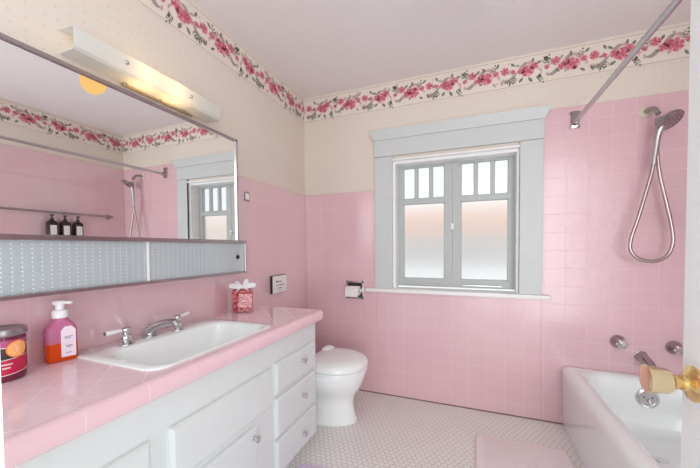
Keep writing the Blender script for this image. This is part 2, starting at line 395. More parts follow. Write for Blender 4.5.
# ------------------------------------------------------------------ floral border
def border(name, length, to3d, label, phase=0.0):
    zb, zt = 2.232, 2.432
    w = MB()
    def quad(u0, u1, v0, v1, lv):
        w.poly([to3d(a, b, lv) for a, b in ((u0, v0), (u1, v0), (u1, v1), (u0, v1))])
    names = ['bord', 'line', 'ribbon', 'ribbon2', 'leaf', 'leaf2', 'rose3', 'rose2', 'rose1']
    def setm(n): w.mi = names.index(n)
    rr = random.Random(3)
    setm('bord'); quad(0, length, zb, zt, 0.0012)
    for v in (zb + 0.006, zt - 0.012): setm('line'); quad(0, length, v, v + 0.0028, 0.0016)
    zc = (zb + zt) / 2 - 0.002
    def blob(u, v, r, lv, k=9, sc=0.18, rot=0.0):
        pts = []
        for i in range(k * 2):
            a = PI * i / k + rot; q = r * (1 + sc * (1 if i % 2 else -1) * 0.5)
            pts.append((u + q * math.cos(a), v + q * math.sin(a)))
        if all(0 < p[0] < length for p in pts): w.poly([to3d(a, b, lv) for a, b in pts])
    def rose(u, v, r):
        r *= 1.22
        setm('rose3'); blob(u, v, r, 0.0024, 7, 0.3, rr.random())
        setm('rose2')
        for k in range(6):
            a = k * PI / 3 + rr.random(); blob(u + .68 * r * math.cos(a), v + .68 * r * math.sin(a), r * .3, 0.0026, 4, .2, a)
        setm('rose1'); blob(u, v, r * .45, 0.0028, 6, 0.3, rr.random())
        for k in range(5):
            a = k * 2 * PI / 5 + rr.random(); blob(u + .7 * r * math.cos(a), v + .7 * r * math.sin(a), r * .16, 0.0029, 3, .2, a)
        setm('rose2')
        for k in range(3):
            a = k * 2 * PI / 3 + rr.random(); blob(u + .28 * r * math.cos(a), v + .28 * r * math.sin(a), r * .17, 0.003, 4, .2, a)
    def leaf(u, v, ln, a, c='leaf', wd=0.46):
        ln *= 1.2
        setm(c)
        pts = []
        for t, s in ((0, 0), (.3, .8), (.6, 1), (.85, .5), (1, 0), (.85, -.5), (.6, -1), (.3, -.8)):
            x, y = t * ln, s * ln * wd * .5
            pts.append((u + x * math.cos(a) - y * math.sin(a), v + x * math.sin(a) + y * math.cos(a)))
        if all(0 < p[0] < length for p in pts): w.poly([to3d(p, q, 0.0021) for p, q in pts])
    def spray(u, v, a, n=3):
        for k in range(n):
            uu = u + 0.015 * k * math.cos(a); vv = v + 0.015 * k * math.sin(a)
            leaf(uu, vv, .017, a + .9, 'leaf' if (k % 2) else 'leaf2', .55); leaf(uu, vv, .017, a - .9, 'leaf', .55)
        leaf(u + .015 * n * math.cos(a), v + .015 * n * math.sin(a), .016, a, 'leaf', .5)
    P = 0.50
    def ribv(u): return zc + 0.050 * math.sin(2 * PI * u / (P / 2) + 0.6)
    # ribbon wave
    n = int(length / 0.008)
    for i in range(n):
        u0, u1 = i * 0.008, (i + 1) * 0.008
        ph = ((u0 + phase) % (P / 2)) / (P / 2)
        if 0.46 < ph < 0.54: continue
        s = math.cos(2 * PI * ph * 2); wd = 0.005 + 0.010 * abs(s)
        setm('ribbon' if ph > 0.6 or ph < 0.12 else 'ribbon2')
        a, c = ribv(u0 + phase), ribv(u1 + phase)
        w.poly([to3d(p, q, 0.0019) for p, q in ((u0, a - wd), (u1, c - wd), (u1, c + wd), (u0, a + wd))])
    k0 = int(phase / P) - 1
    for k in range(k0, int((length + phase) / P) + 2):
        b = k * P - phase
        for du, dv, ln, a in ((.02, -.02, .035, -2.2), (.03, .04, .03, 1.9), (.10, .045, .03, 1.0), (.13, -.035, .034, -1.2), (.17, .0, .034, .4), (.21, .04, .03, 2.2),
                              (.26, -.04, .034, -2.4), (.29, -.045, .036, -1.0), (.33, .03, .034, .7), (.36, -.03, .03, -1.8), (.40, .045, .03, 2.4), (.44, -.02, .03, -.6), (.47, .03, .03, .9),
                              (.245, .035, .03, 2.6), (.075, -.045, .03, -.9), (.31, .045, .028, 1.4)):
            leaf(b + du, zc + dv, ln, a + rr.uniform(-.3, .3), 'leaf' if rr.random() < .65 else 'leaf2')
        spray(b + .07, zc + .02, 1.2); spray(b + .15, zc - .045, -.4); spray(b + .22, zc - .04, -2.4); spray(b + .345, zc - .045, -1.0); spray(b + .375, zc + .03, .9); spray(b + .42, zc + .012, 2.0)
        for du, dv, r in ((.035, -.008, .034), (.0, .01, .018), (.095, .012, .016), (.15, .018, .022), (.20, .005, .013), (.285, -.002, .032), (.25, .004, .02), (.325, .022, .02), (.395, .0, .013), (.445, .03, .022), (.48, -.012, .02)):
            rose(b + du, zc + dv, r)
        for q in range(14):
            setm('rose3' if q % 2 else 'rose2'); blob(b + rr.uniform(0, P), zc + rr.uniform(-.065, .065), rr.uniform(.003, .006), 0.0022, 3, .2)
    o = w.build(name, [M[x] for x in names], smooth=0, fix=False)
    return struct(o, label, 'wallpaper border')
border('trim_4', D - YF, lambda u, v, l: (l, D - u, v), 'floral rose wallpaper border above the vanity wall', 0.07)
border('trim_5', XR, lambda u, v, l: (u, D - l, v), 'floral rose wallpaper border above the window wall', 0.1)
border('trim_6', D - YF, lambda u, v, l: (XR - l, D - u, v), 'floral rose wallpaper border above the tub wall', 0.2)

# ------------------------------------------------------------------ window
win = bpy.data.objects.new('window_1', None); COL.objects.link(win); win.location = (1.2, D, Z0)
struct(win, 'white two-sash casement window with frosted lower panes', 'window')
w = MB()
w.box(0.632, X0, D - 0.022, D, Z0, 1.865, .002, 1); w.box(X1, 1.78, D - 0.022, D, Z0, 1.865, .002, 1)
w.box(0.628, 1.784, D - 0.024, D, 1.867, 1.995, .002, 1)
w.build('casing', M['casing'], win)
w = MB()
prof = [(0.0, 1.995), (0.030, 1.995), (0.034, 2.012), (0.050, 2.045), (0.054, 2.065), (0.0, 2.065)]
lo = []
for (x, s) in ((0.632, -1), (1.780, 1)):
    lo.append([(x + s * max(0, d - .022) , D - d, z) for d, z in prof])
w.loft(lo); w.build('head_cap', M['casing'], win)
MB().box(0.565, 1.825, D - 0.045, D + 0.12, Z0 - 0.028, Z0, .004, 2).build('sill', M['trimw'], win)
w = MB()
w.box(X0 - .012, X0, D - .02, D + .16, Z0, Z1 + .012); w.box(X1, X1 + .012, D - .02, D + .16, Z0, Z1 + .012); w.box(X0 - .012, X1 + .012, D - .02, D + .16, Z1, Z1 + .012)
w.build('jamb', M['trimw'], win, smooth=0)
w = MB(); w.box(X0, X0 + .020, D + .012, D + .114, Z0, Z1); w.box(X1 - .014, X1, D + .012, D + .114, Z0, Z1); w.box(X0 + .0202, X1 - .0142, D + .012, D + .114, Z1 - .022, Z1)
w.build('bright_reveal_strip', M['trimw'], win, smooth=0)  # added strip; its whiter paint stands in for daylight on the reveal
YS = D + 0.115
def sash(xa, xb, pa, pb, latch):
    w = MB()
    zt, zb = Z1 - .002, Z0 + .012
    u0, u1, l0, l1 = 1.548, 1.792, 0.918, 1.508
    w.box(xa, pa, YS, YS + .04, zb, zt); w.box(pb, xb, YS, YS + .04, zb, zt)
    w.box(pa, pb, YS, YS + .04, zb, l0); w.box(pa, pb, YS, YS + .04, l1, u0); w.box(pa, pb, YS, YS + .04, u1, zt)
    step = (pb - pa + .022) / 3
    bars = []
    for k in (1, 2):
        x = pa - .011 + step * k; w.box(x - .011, x + .011, YS + .004, YS + .036, u0, u1); bars.append(x)
    # glazing beads round every light
    edges = [pa] + [v for x in bars for v in (x - .011, x + .011)] + [pb]
    for (a, c, z0, z1) in [(edges[0], edges[1], u0, u1), (edges[2], edges[3], u0, u1), (edges[4], edges[5], u0, u1), (pa, pb, l0, l1)]:
        t = .006
        for bx in ((a, a + t, z0, z1), (c - t, c, z0, z1), (a, c, z0, z0 + t), (a, c, z1 - t, z1)):
            w.box(bx[0], bx[1], YS + .008, YS + .016, bx[2], bx[3])
    fr = w.build('sash', M['sashw'], win, smooth=0)
    for (a, c) in ((edges[0], edges[1]), (edges[2], edges[3]), (edges[4], edges[5])):
        p = MB().box(a, c, YS + .017, YS + .021, u0, u1).build('clear_pane', M['pane_clear'], fr, smooth=0); p['label'] = 'small clear upper pane'
    p = MB().box(pa, pb, YS + .017, YS + .021, l0, l1).build('frosted_pane', M['pane_frost'], fr, smooth=0); p['label'] = 'large frosted lower pane'
    MB().box(pa + .01, pb - .04, YS - .008, YS + .002, zb + .012, zb + .024, .002, 1).build('stay_bar', M['satin'], fr)
    return fr
sL = sash(X0 + .003, 1.206, 0.834, 1.149, True)
sR = sash(1.209, X1 - .003, 1.268, 1.588, False)
w = MB(); w.box(1.196, 1.218, YS - .012, YS + .002, 1.30, 1.345, .003, 2); w.tube([(1.207, YS - .012, 1.325), (1.207, YS - .028, 1.322), (1.190, YS - .034, 1.312)], .005, 8)
w.build('latch', M['trimw'], sL)

# outside, seen through the panes
w = MB(); w.box(-8, 10, 7.2, 7.4, 1.42, 2.06)
gw = w.build('garden_wall', M['peach'], smooth=0); tag(gw, 'peach stucco garden wall blurred behind the frosted window panes', 'wall')
w = MB(); w.box(-8, 10, 7.18, 7.42, 0.75, 1.42)
g2 = w.build('plinth', M['greyw'], gw, smooth=0)
w = MB(); w.box(-8, 10, 7.2, 7.4, -0.62, 0.76); w.build('footing', M['conc'], gw, smooth=0)
g3 = MB().box(-8, 10, 2.7, 7.18, -0.9, -0.6).build('garden_path', M['conc'], smooth=0); struct(g3, 'pale concrete path outside the window', 'path')

# ------------------------------------------------------------------ door at the right picture edge
door = bpy.data.objects.new('door_1', None); COL.objects.link(door); door.location = (1.75, YF, 0)
struct(door, 'open white door with brass knob at right picture edge', 'door')
YD = 0.838
MB().box(1.751, 1.788, YF + .004, YD, 0.012, 2.045, .002, 1).build('door_panel', M['doorw'], door)
K = Vector((1.751, 0.800, 0.898))
kb = MB().lathe([(0, .034), (.003, .034), (.007, .030), (.010, .020), (.014, .0155), (.020, .0145)], K, (-1, 0, 0), 32).build('knob_rosette', M['brass'], door)
k2 = MB().lathe([(.012, .0105), (.026, .0105), (.027, .014), (.032, .014), (.034, .010), (.04, .011)], K, (-1, 0, 0), 28).build('knob_neck', M['brass'], kb)
k3 = MB().lathe([(.036, .013), (.038, .0225), (.043, .0245), (.066, .0255), (.071, .028), (.0735, .028), (.0745, .026), (.0755, .014), (.0755, 0.001)], K, (-1, 0, 0), 32).build('knob_grip', M['brasspale'], kb)
k3['label'] = 'pale brass drum-shaped knob grip'
MB().box(1.757, 1.782, YD - .001, YD + .0015, .86, .95).build('latch_plate', M['brass'], door, smooth=0)

# ------------------------------------------------------------------ vanity
XF = 0.475
van = thing('vanity_cabinet', 'long white painted vanity cabinet with drawers under pink tile counter', 'cabinet', (0.25, 0.9, 0))
w = MB()
w.box(XF - .02, XF, 0.14, 1.665, 0.06, CT - .052, .002, 1); w.box(.010, XF - .02, .14, .160, .06, CT - .052); w.box(.010, XF - .02, 1.645, 1.665, .06, CT - .052)
w.box(.010, XF - .02, .16, 1.645, .06, .08); w.box(.010, .022, .16, 1.645, .08, CT - .17)
w.build('cabinet_body', M['white'], van)
MB().box(0.010, XF - .05, 0.16, 1.645, 0.0, 0.062).build('toe_kick', M['white'], van, smooth=0)
def front(y0, y1, z0, z1, name, parent, knob=None, th=0.018):
    # lipped front with a softened edge
    w = MB()
    lo = []
    for (d, ins) in ((0, 0.0), (.006, 0.0), (.012, .003), (th, .012)):
        lo.append([(XF + d, y0 + ins, z0 + ins), (XF + d, y1 - ins, z0 + ins), (XF + d, y1 - ins, z1 - ins), (XF + d, y0 + ins, z1 - ins)])
    w.loft(lo)
    o = w.build(name, M['white'], parent, smooth=20)
    if knob:
        y, z = knob
        MB().lathe([(0, .011), (.002, .011), (.003, .006), (.013, .006), (.016, .012), (.020, .0150), (.025, .0145), (.028, .010), (.029, .001)], (XF + th - .001, y, z), (1, 0, 0), 24).build('knob', M['chrome'], o)
    return o
for (z0, z1, zk) in ((.468, .620, .556), (.262, .450, .366), (.070, .244, .155)):
    front(1.238, 1.636, z0, z1, 'drawer', van, (1.478, zk))
front(0.684, 1.205, 0.432, 0.612, 'false_front', van)
front(0.690, 1.098, 0.072, 0.405, 'cabinet_door', van, (1.070, .362))
front(0.180, 0.622, 0.072, 0.612, 'cabinet_door', van, (0.580, .36))

# countertop with sink cut-out
ct = thing('countertop', 'pink tiled countertop laid diagonally with rounded tile edge', 'countertop', (0.25, 0.9, CT - .05))
YE, XE = 1.705, 0.518
w = MB(); bm = w.bm
SC = (0.237, 0.972, 0.219, 0.312)     # sink centre and half sizes
def ring(loop):
    vs = [bm.verts.new(p) for p in loop]; return [bm.edges.new((vs[i], vs[(i + 1) % len(vs)])) for i in range(len(vs))]
outer = [(0.010, .14, CT), (XE - .035, .14, CT), (XE - .035, YE - .035, CT), (0.010, YE - .035, CT)]
e = ring(outer) + ring(rrect(SC[0], SC[1], SC[2] - .006, SC[3] - .006, .05, CT, 6))
bmesh.ops.triangle_fill(bm, edges=e, use_beauty=True)
bad = [f for f in bm.faces if abs(f.calc_center_median().x - SC[0]) < SC[2] - .03 and abs(f.calc_center_median().y - SC[1]) < SC[3] - .03 and all((v.co.x - SC[0]) ** 2 < (SC[2]) ** 2 and (v.co.y - SC[1]) ** 2 < SC[3] ** 2 for v in f.verts)]
bmesh.ops.delete(bm, geom=bad, context='FACES_ONLY')
r = bmesh.ops.extrude_face_region(bm, geom=list(bm.faces))
bmesh.ops.translate(bm, vec=(0, 0, -.045), verts=[g for g in r['geom'] if isinstance(g, bmesh.types.BMVert)])
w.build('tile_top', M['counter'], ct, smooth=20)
# rounded nosing swept along the front and round the right end
path = [((XE, .14), (1, 0))]
rc = .03
for k in range(9):
    a = PI / 2 * k / 8
    path.append(((XE - rc + rc * math.cos(a), YE - rc + rc * math.sin(a)), (math.cos(a), math.sin(a))))
path.append(((0.010, YE), (0, 1)))
prof = [(-.035, CT - .05), (-.035, CT + .001), (-.022, CT + .003), (-.010, CT + .001), (-.003, CT - .006), (0, CT - .016), (0, CT - .048), (-.004, CT - .052)]
lo = [[(p[0] + n[0] * d, p[1] + n[1] * d, z) for d, z in prof] for p, n in path]
MB().loft(lo).build('edge_tile', M['counter_edge'], ct, smooth=50)

# sink
sk = thing('sink_basin', 'white rectangular drop-in sink basin in pink counter', 'sink', (SC[0], SC[1], CT - .13))
w = MB()
cx, cy, hx, hy = SC
bx = cx + .060
L = [rrect(cx, cy, hx, hy, .055, CT - .004), rrect(cx, cy, hx, hy, .055, CT + .003), rrect(cx, cy, hx - .002, hy - .002, .053, CT + .006)]
ihx, ihy = .150, .266
L += [rrect(bx, cy, ihx + .0055, ihy + .012, .075, CT + .006), rrect(bx, cy, ihx + .002, ihy + .004, .075, CT + .003), rrect(bx, cy, ihx, ihy, .075, CT - .01),
      rrect(bx, cy, ihx - .012, ihy - .020, .06, CT - .07), rrect(bx, cy, ihx - .03, ihy - .05, .06, CT - .115), rrect(bx, cy, ihx - .06, ihy - .09, .05, CT - .132), rrect(bx, cy, .03, .03, .029, CT - .138)]
# outside shell back up so the bowl has thickness
L2 = [rrect(bx, cy, .03, .03, .029, CT - .15), rrect(bx, cy, ihx - .05, ihy - .08, .05, CT - .144), rrect(bx, cy, ihx - .012, ihy - .03, .06, CT - .12), rrect(bx, cy, ihx + .004, ihy + .008, .06, CT - .06), rrect(bx, cy, ihx + .005, ihy + .010, .06, CT - .005)]
w.loft(L + L2, False, False)
w.build('basin', M['porcelain'], sk, smooth=60)
MB().lathe([(0, .024), (.003, .024), (.004, .018), (.002, .002)], (bx, cy, CT - .139), (0, 0, 1), 20).build('drain', M['chrome'], sk)

# faucet set
ZF = CT + .007
fc = thing('sink_faucet', 'chrome widespread sink faucet with white lever handles', 'faucet', (.08, .925, ZF))
w = MB()
pts = spline([(.075, .925, ZF), (.080, .926, ZF + .022), (.105, .929, ZF + .040), (.150, .936, ZF + .058), (.195, .942, ZF + .064), (.216, .944, ZF + .050)], 6)
n = len(pts); w.tube(pts, [.023 - .011 * (i / (n - 1)) for i in range(n)], 16)
w.lathe([(0, .030), (.004, .030), (.008, .022), (.012, .019)], (.075, .925, ZF), (0, 0, 1), 24)
w.build('spout', M['satin'], fc, smooth=60)
w = MB(); w.tube([(.040, .925, ZF), (.040, .925, ZF + .030)], .004, 10); w.ball((.040, .925, ZF + .034), .007, n=8); w.build('lift_rod', M['chrome'], fc, smooth=60)
for y, dy in ((.812, -1), (1.040, 1)):
    w = MB()
    w.lathe([(0, .029), (.003, .029), (.007, .020), (.012, .015), (.018, .019), (.030, .020), (.036, .016), (.040, .011), (.046, .011), (.050, .016), (.060, .017), (.066, .012), (.069, .002)], (.098, y, ZF), (0, 0, 1), 24)
    h = w.build('handle', M['chrome'], fc, smooth=50)
    w = MB(); w.lathe([(.012, .005), (.018, .0065), (.066, .0085), (.069, .0075), (.070, .001)], (.098, y, ZF + .056), (-.1, dy, .12 if dy > 0 else .0), 16)
    lv = w.build('lever', M['whitep'], h, smooth=50); lv['label'] = 'white porcelain lever'
    w = MB(); w.lathe([(.0685, .0075), (.073, .0065), (.075, .001)], (.098, y, ZF + .056), (-.1, dy, .12 if dy > 0 else .0), 14); w.build('lever_tip', M['chrome_dark'], h, smooth=50)

# ------------------------------------------------------------------ things on the counter
# candle
can = thing('jar_candle', 'big jar candle with orange-slice label and grey metal lid', 'candle', (.083, .476, CT))
cr_, cc = .047, Vector((.083, .476, CT))
MB().lathe([(.001, .040), (.004, .045), (.012, cr_), (.125, cr_), (.130, .045)], cc, (0, 0, 1), 48).build('jar', M['candle_glass'], can, smooth=40)
def band(z0, z1, mat, name, a0=0.0, a1=2 * PI, off=.0006, par=None, slope=0.0):
    w = MB(); N = 60; lo = []
    for k in range(N + 1):
        a = a0 + (a1 - a0) * k / N; r = cr_ + off
        dz = slope * math.sin(a - .6)
        lo.append([cc + Vector((r * math.cos(a), r * math.sin(a), z0 + dz)), cc + Vector((r * math.cos(a), r * math.sin(a), z1 + dz))])
    w.loft(lo, False, False, closed=False)
    return w.build(name, mat, par or can, smooth=40, fix=False)
lb = band(.024, .118, M['candle_dk'], 'label'); lb['label'] = 'dark label with citrus slices'
band(.026, .068, M['candle'], 'label_band', off=.0010, par=lb, slope=.006)
band(.100, .119, M['candle_top'], 'label_band', off=.0010, par=lb)
for z in (.0985, .069, .0255): band(z, z + .0016, M['paper'], 'label_line', off=.0013, par=lb, slope=.006 if z < .09 else 0)
def slice_(a_c, z_c, R):
    w = MB()
    def p(u, v, o): 
        a = a_c + u / cr_; r = cr_ + o; return cc + Vector((r * math.cos(a), r * math.sin(a), z_c + v))
    def disc(R_, o, mi, n=28):
        w.mi = mi
        for k in range(n):
            t0, t1 = 2 * PI * k / n, 2 * PI * (k + 1) / n
            for q in range(4):
                r0, r1 = R_ * q / 4, R_ * (q + 1) / 4
                w.poly([p(r0 * math.cos(t0) - 1e-5, r0 * math.sin(t0), o), p(r1 * math.cos(t0), r1 * math.sin(t0), o), p(r1 * math.cos(t1), r1 * math.sin(t1), o), p(r0 * math.cos(t1) + 1e-5, r0 * math.sin(t1), o)])
    disc(R, .0018, 0); disc(R * .87, .0022, 1)
    w.mi = 2
    for k in range(9):
        t = 2 * PI * k / 9; d = (math.cos(t), math.sin(t)); q = (-d[1] * .0006, d[0] * .0006)
        w.poly([p(d[0] * .002 + q[0], d[1] * .002 + q[1], .0025), p(d[0] * .002 - q[0], d[1] * .002 - q[1], .0025), p(d[0] * R * .84 - q[0], d[1] * R * .84 - q[1], .0025), p(d[0] * R * .84 + q[0], d[1] * R * .84 + q[1], .0025)])
    o = w.build('orange_slice', [M['orange'], M['pulp'], M['pith']], lb, smooth=40, fix=False); o['label'] = 'printed orange slice'
AC = math.atan2(-.476, 1.27)
slice_(AC + .62, .092, .025); slice_(AC - .75, .080, .019)
for k, (z, ln) in enumerate(((.050, .026), (.040, .016))):
    w = MB()
    for j in range(10):
        u0 = -.5 * ln + ln * j / 10; a0 = AC + .1 + u0 / cr_; a1 = a0 + ln / 10 * .7 / cr_; r = cr_ + .0016
        w.poly([cc + Vector((r * math.cos(a), r * math.sin(a), zz)) for a, zz in ((a0, z), (a1, z), (a1, z + .004), (a0, z + .004))])
    w.build('label_text', M['paper'], lb, smooth=0, fix=False)
MB().lathe([(.129, .046), (.130, .050), (.133, .051), (.146, .051), (.150, .049), (.151, .044), (.148, .042), (.148, .001)], cc, (0, 0, 1), 48).build('lid', M['lid'], can, smooth=40)

# soap bottle
SX, SY = .052, .628
sp = thing('soap_dispenser', 'pink clear pump soap bottle half full of orange liquid', 'soap bottle', (SX, SY, CT))
RZ = Matrix.Translation((SX, SY, CT)) @ Matrix.Rotation(-.25, 4, 'Z')
def T(loop): return [RZ @ Vector(p) for p in loop]
lq = MB().loft([T(rrect(0, 0, .023, .037, .012, .002)), T(rrect(0, 0, .026, .0405, .014, .008)), T(rrect(0, 0, .026, .0405, .014, .064))]).build('bottle_lower', M['amber_plastic'], sp, smooth=40)
lq['label'] = 'lower part filled with orange liquid soap'
MB().loft([T(rrect(0, 0, .026, .0405, .014, .064)), T(rrect(0, 0, .026, .0405, .014, .105)), T(rrect(0, 0, .025, .037, .014, .118)), T(rrect(0, 0, .020, .027, .016, .131)), T(rrect(0, 0, .0185, .0190, .018, .138)), T(rrect(0, 0, .0185, .0190, .018, .146))]).build('bottle', M['soap_plastic'], sp, smooth=40)
w = MB(); lp = []
lab = w.loft([[RZ @ Vector((.0264, y, z)) for y, z in ((-.005, .016), (.033, .016), (.033, .105), (.022, .118), (.005, .118), (-.005, .105))], [RZ @ Vector((.0272, y, z)) for y, z in ((-.005, .016), (.033, .016), (.033, .105), (.022, .118), (.005, .118), (-.005, .105))]]).build('label', M['labelw'], sp, smooth=0)
for z, a, c in ((.082, .004, .025), (.077, .004, .020), (.052, .006, .024), (.047, .008, .020), (.028, .006, .020)):
    w = MB(); w.loft([[RZ @ Vector((.0274, y, q)) for y, q in ((a, z), (c, z), (c, z + .0022), (a, z + .0022))], [RZ @ Vector((.0276, y, q)) for y, q in ((a, z), (c, z), (c, z + .0022), (a, z + .0022))]])
    w.build('label_text', M['ink'], lab, smooth=0)
w = MB()
w.lathe([(.145, .0185), (.147, .0215), (.168, .0215), (.172, .019), (.174, .012), (.192, .0115), (.193, .016)], (SX, SY, CT), (0, 0, 1), 28)
w.lathe([(.190, .016), (.194, .019), (.201, .019), (.205, .015), (.206, .001)], (SX, SY, CT), (0, 0, 1), 28)
w.box(-.006, .042, -.006, .006, .1925, .2035, .003, 2, mat=RZ @ Matrix.Rotation(.6, 4, 'Z'))
w.build('pump', M['whitep'], sp, smooth=40)

# potpourri jar
JX, JY = .088, 1.490
ja = thing('potpourri_jar', 'square glass jar of red potpourri tied with white bow', 'jar', (JX, JY, CT))
RJ = Matrix.Translation((JX, JY, CT)) @ Matrix.Rotation(math.atan2(-1.52, 1.27), 4, 'Z')     # local +x faces the room
def TJ(loop): return [RJ @ Vector(p) for p in loop]
MB().loft([TJ(rrect(0, 0, .030, .052, .006, .0015)), TJ(rrect(0, 0, .034, .060, .008, .006)), TJ(rrect(0, 0, .034, .060, .008, .132)), TJ(rrect(0, 0, .028, .045, .010, .142)), TJ(rrect(0, 0, .022, .030, .015, .148))]).build('glass_body', M['jar_glass'], ja, smooth=40)
w = MB(); bef = 0
w.loft([TJ(rrect(0, 0, .027, .049, .006, .008)), TJ(rrect(0, 0, .031, .0560, .008, .013)), TJ(rrect(0, 0, .031, .0560, .008, .124)), TJ(rrect(0, 0, .024, .044, .010, .134))])
rj = random.Random(5)
for k in range(90):
    y, z = rj.uniform(-.048, .048), rj.uniform(.012, .126)
    c = RJ @ Vector((.0300, y, z)); w.ball(c, rj.uniform(.0028, .0042), .6, 1, .7, n=4)
w.build('potpourri', M['potpourri'], ja, smooth=30)['label'] = 'red dried potpourri filling'
w = MB()
w.loft([TJ(rrect(0, 0, .024, .032, .015, .142)), TJ(rrect(0, 0, .026, .034, .016, .147)), TJ(rrect(0, 0, .026, .034, .016, .158)), TJ(rrect(0, 0, .018, .022, .014, .163))])
w.build('stopper', M['whitep'], ja, smooth=40)
w = MB()
for s in (-1, 1):
    pts = [RJ @ Vector(p) for p in spline([(.028, 0, .153), (.034, s * .025, .164), (.036, s * .060, .168), (.036, s * .066, .156), (.034, s * .030, .150), (.029, 0, .152)], 6)]
    w.tube(pts, .009, 8)
    pts = [RJ @ Vector(p) for p in spline([(.030, 0, .151), (.037, s * .018, .142), (.036, s * .032, .129)], 6)]
    w.tube(pts, .004, 8)
w.tube([RJ @ Vector(p) for p in spline([(.026, .004, .153), (.024, .012, .178), (.026, .022, .192), (.028, .026, .180), (.029, .010, .156)], 6)], .008, 8)
w.tube([RJ @ Vector(p) for p in spline([(.026, -.004, .153), (.022, -.020, .172), (.024, -.036, .180), (.028, -.034, .168), (.029, -.008, .155)], 6)], .007, 8)
w.ball(RJ @ Vector((.031, 0, .153)), .013, n=8)
w.build('bow', M['whitep'], ja, smooth=60)

# small sign on the wall past the counter
sg = thing('framed_sign', 'small white sign in black frame on pink wall above toilet', 'sign', (.009, 1.965, .90))
MB().box(.0085, .028, 1.872, 2.056, .838, .966, .002, 1).build('frame', M['black'], sg)
pl = MB().box(.0275, .0295, 1.8745, 2.054, .8405, .964).build('sign_face', M['paper'], sg, smooth=0)
w = MB(); w.mi = 0
for z, a, c, h in ((.915, 1.915, 1.930, .014), (.916, 1.936, 1.952, .008), (.916, 1.957, 1.980, .008), (.893, 1.918, 1.945, .005), (.893, 1.950, 1.975, .005), (.893, 1.980, 2.012, .005), (.871, 1.935, 1.955, .006), (.871, 1.960, 1.985, .006), (.854, 1.95, 1.98, .004)):
    w.box(.0295, .0300, a, c, z, z + h)
w.build('sign_text', M['inkd'], pl, smooth=0)

# wall switch plate
sw = thing('switch_plate', 'small chrome switch plate on pink tile beside mirror', 'switch', (.008, 1.63, 1.495))
MB().box(.0085, .012, 1.600, 1.660, 1.465, 1.525, .001, 1).build('plate', M['chrome_dark'], sw)
MB().box(.012, .017, 1.618, 1.652, 1.475, 1.515, .002, 1).build('rocker', M['whitep'], sw)

# ------------------------------------------------------------------ mirror cabinet
mc = thing('medicine_cabinet', 'long wall mirror cabinet with patterned glass sliding doors below', 'mirror', (.008, .8, 1.03))
MX = 0.150
YM0, YM1 = .16, 1.387
w = MB(); w.box(.0085, MX - .006, YM0, YM1, 1.20, 1.752); w.box(.0085, MX - .012, YM0, 1.440, 1.032, 1.205)
w.build('cabinet_body', M['alu'], mc, smooth=0)
MB().box(MX - .006, MX, YM0 + .006, YM1 - .010, 1.205, 1.744).build('mirror_glass', M['mirror'], mc, smooth=0)
w = MB()
w.box(MX - .007, MX + .008, YM0, YM1, 1.742, 1.756, .002, 1)
w.box(MX - .007, MX + .008, YM1 - .014, YM1, 1.205, 1.756, .002, 1)
w.build('mirror_frame', M['chrome_dark'], mc)
w = MB(); w.box(MX - .03, MX + .012, YM0, 1.444, 1.194, 1.210, .002, 1); w.build('top_rail', M['chrome_dark'], mc)
w = MB(); w.box(MX - .03, MX + .008, YM0, 1.444, 1.026, 1.038, .002, 1); w.build('bottom_rail', M['chrome_dark'], mc)
MB().box(MX - .03, MX + .008, 1.434, 1.444, 1.036, 1.196, .002, 1).build('end_rail', M['chrome_dark'], mc)
def panel(x, ya, yb, za=1.037, zb=1.195):
    w = MB(); w.box(x - .005, x, ya, yb, za, zb)
    py, pz = .0225, .0125
    ny, nz = int((yb - ya) / py), int((zb - za) / pz)
    py, pz = (yb - ya) / ny, (zb - za) / nz
    for i in range(ny):
        for k in range(nz):
            c0, c1, d0, d1 = ya + i * py, ya + (i + 1) * py, za + k * pz, za + (k + 1) * pz
            q = [(x + .0002, c0, d0), (x + .0002, c1, d0), (x + .0002, c1, d1), (x + .0002, c0, d1)]
            i0 = .2
            t = [(x + .0008, c0 + py * i0, d0 + pz * i0), (x + .0008, c1 - py * i0, d0 + pz * i0), (x + .0008, c1 - py * i0, d1 - pz * i0), (x + .0008, c0 + py * i0, d1 - pz * i0)]
            for n_ in range(4):
                m_ = (n_ + 1) % 4; w.poly([q[n_], q[m_], t[m_], t[n_]])
            w.poly(t)
    w.mi = 1
    for i in range(ny + 1):
        for k in range(nz + 1):
            c, d_ = ya + i * py, za + k * pz; e_ = .0026
            for n_ in range(4):
                a0, a1 = n_ * PI / 2, (n_ + 1) * PI / 2
                w.poly([(x + .0004, c + e_ * math.cos(a0), d_ + e_ * math.sin(a0)), (x + .0004, c + e_ * math.cos(a1), d_ + e_ * math.sin(a1)), (x + .0024, c, d_)])
    return w.build('sliding_panel', [M['fluted'], M['stud']], mc, smooth=0, fix=False)
panel(MX - .009, YM0, .885)
p2 = panel(MX - .003, .872, 1.436)
MB().box(MX - .006, MX + .0015, .869, .875, 1.036, 1.196).build('panel_edge', M['pane_clear'] if False else M['whitep'], p2, smooth=0)
MB().lathe([(0, .011), (.004, .011), (.005, .008), (.003, .001)], (MX - .001, 1.383, 1.118), (1, 0, 0), 20).build('finger_pull', M['dark'], p2)

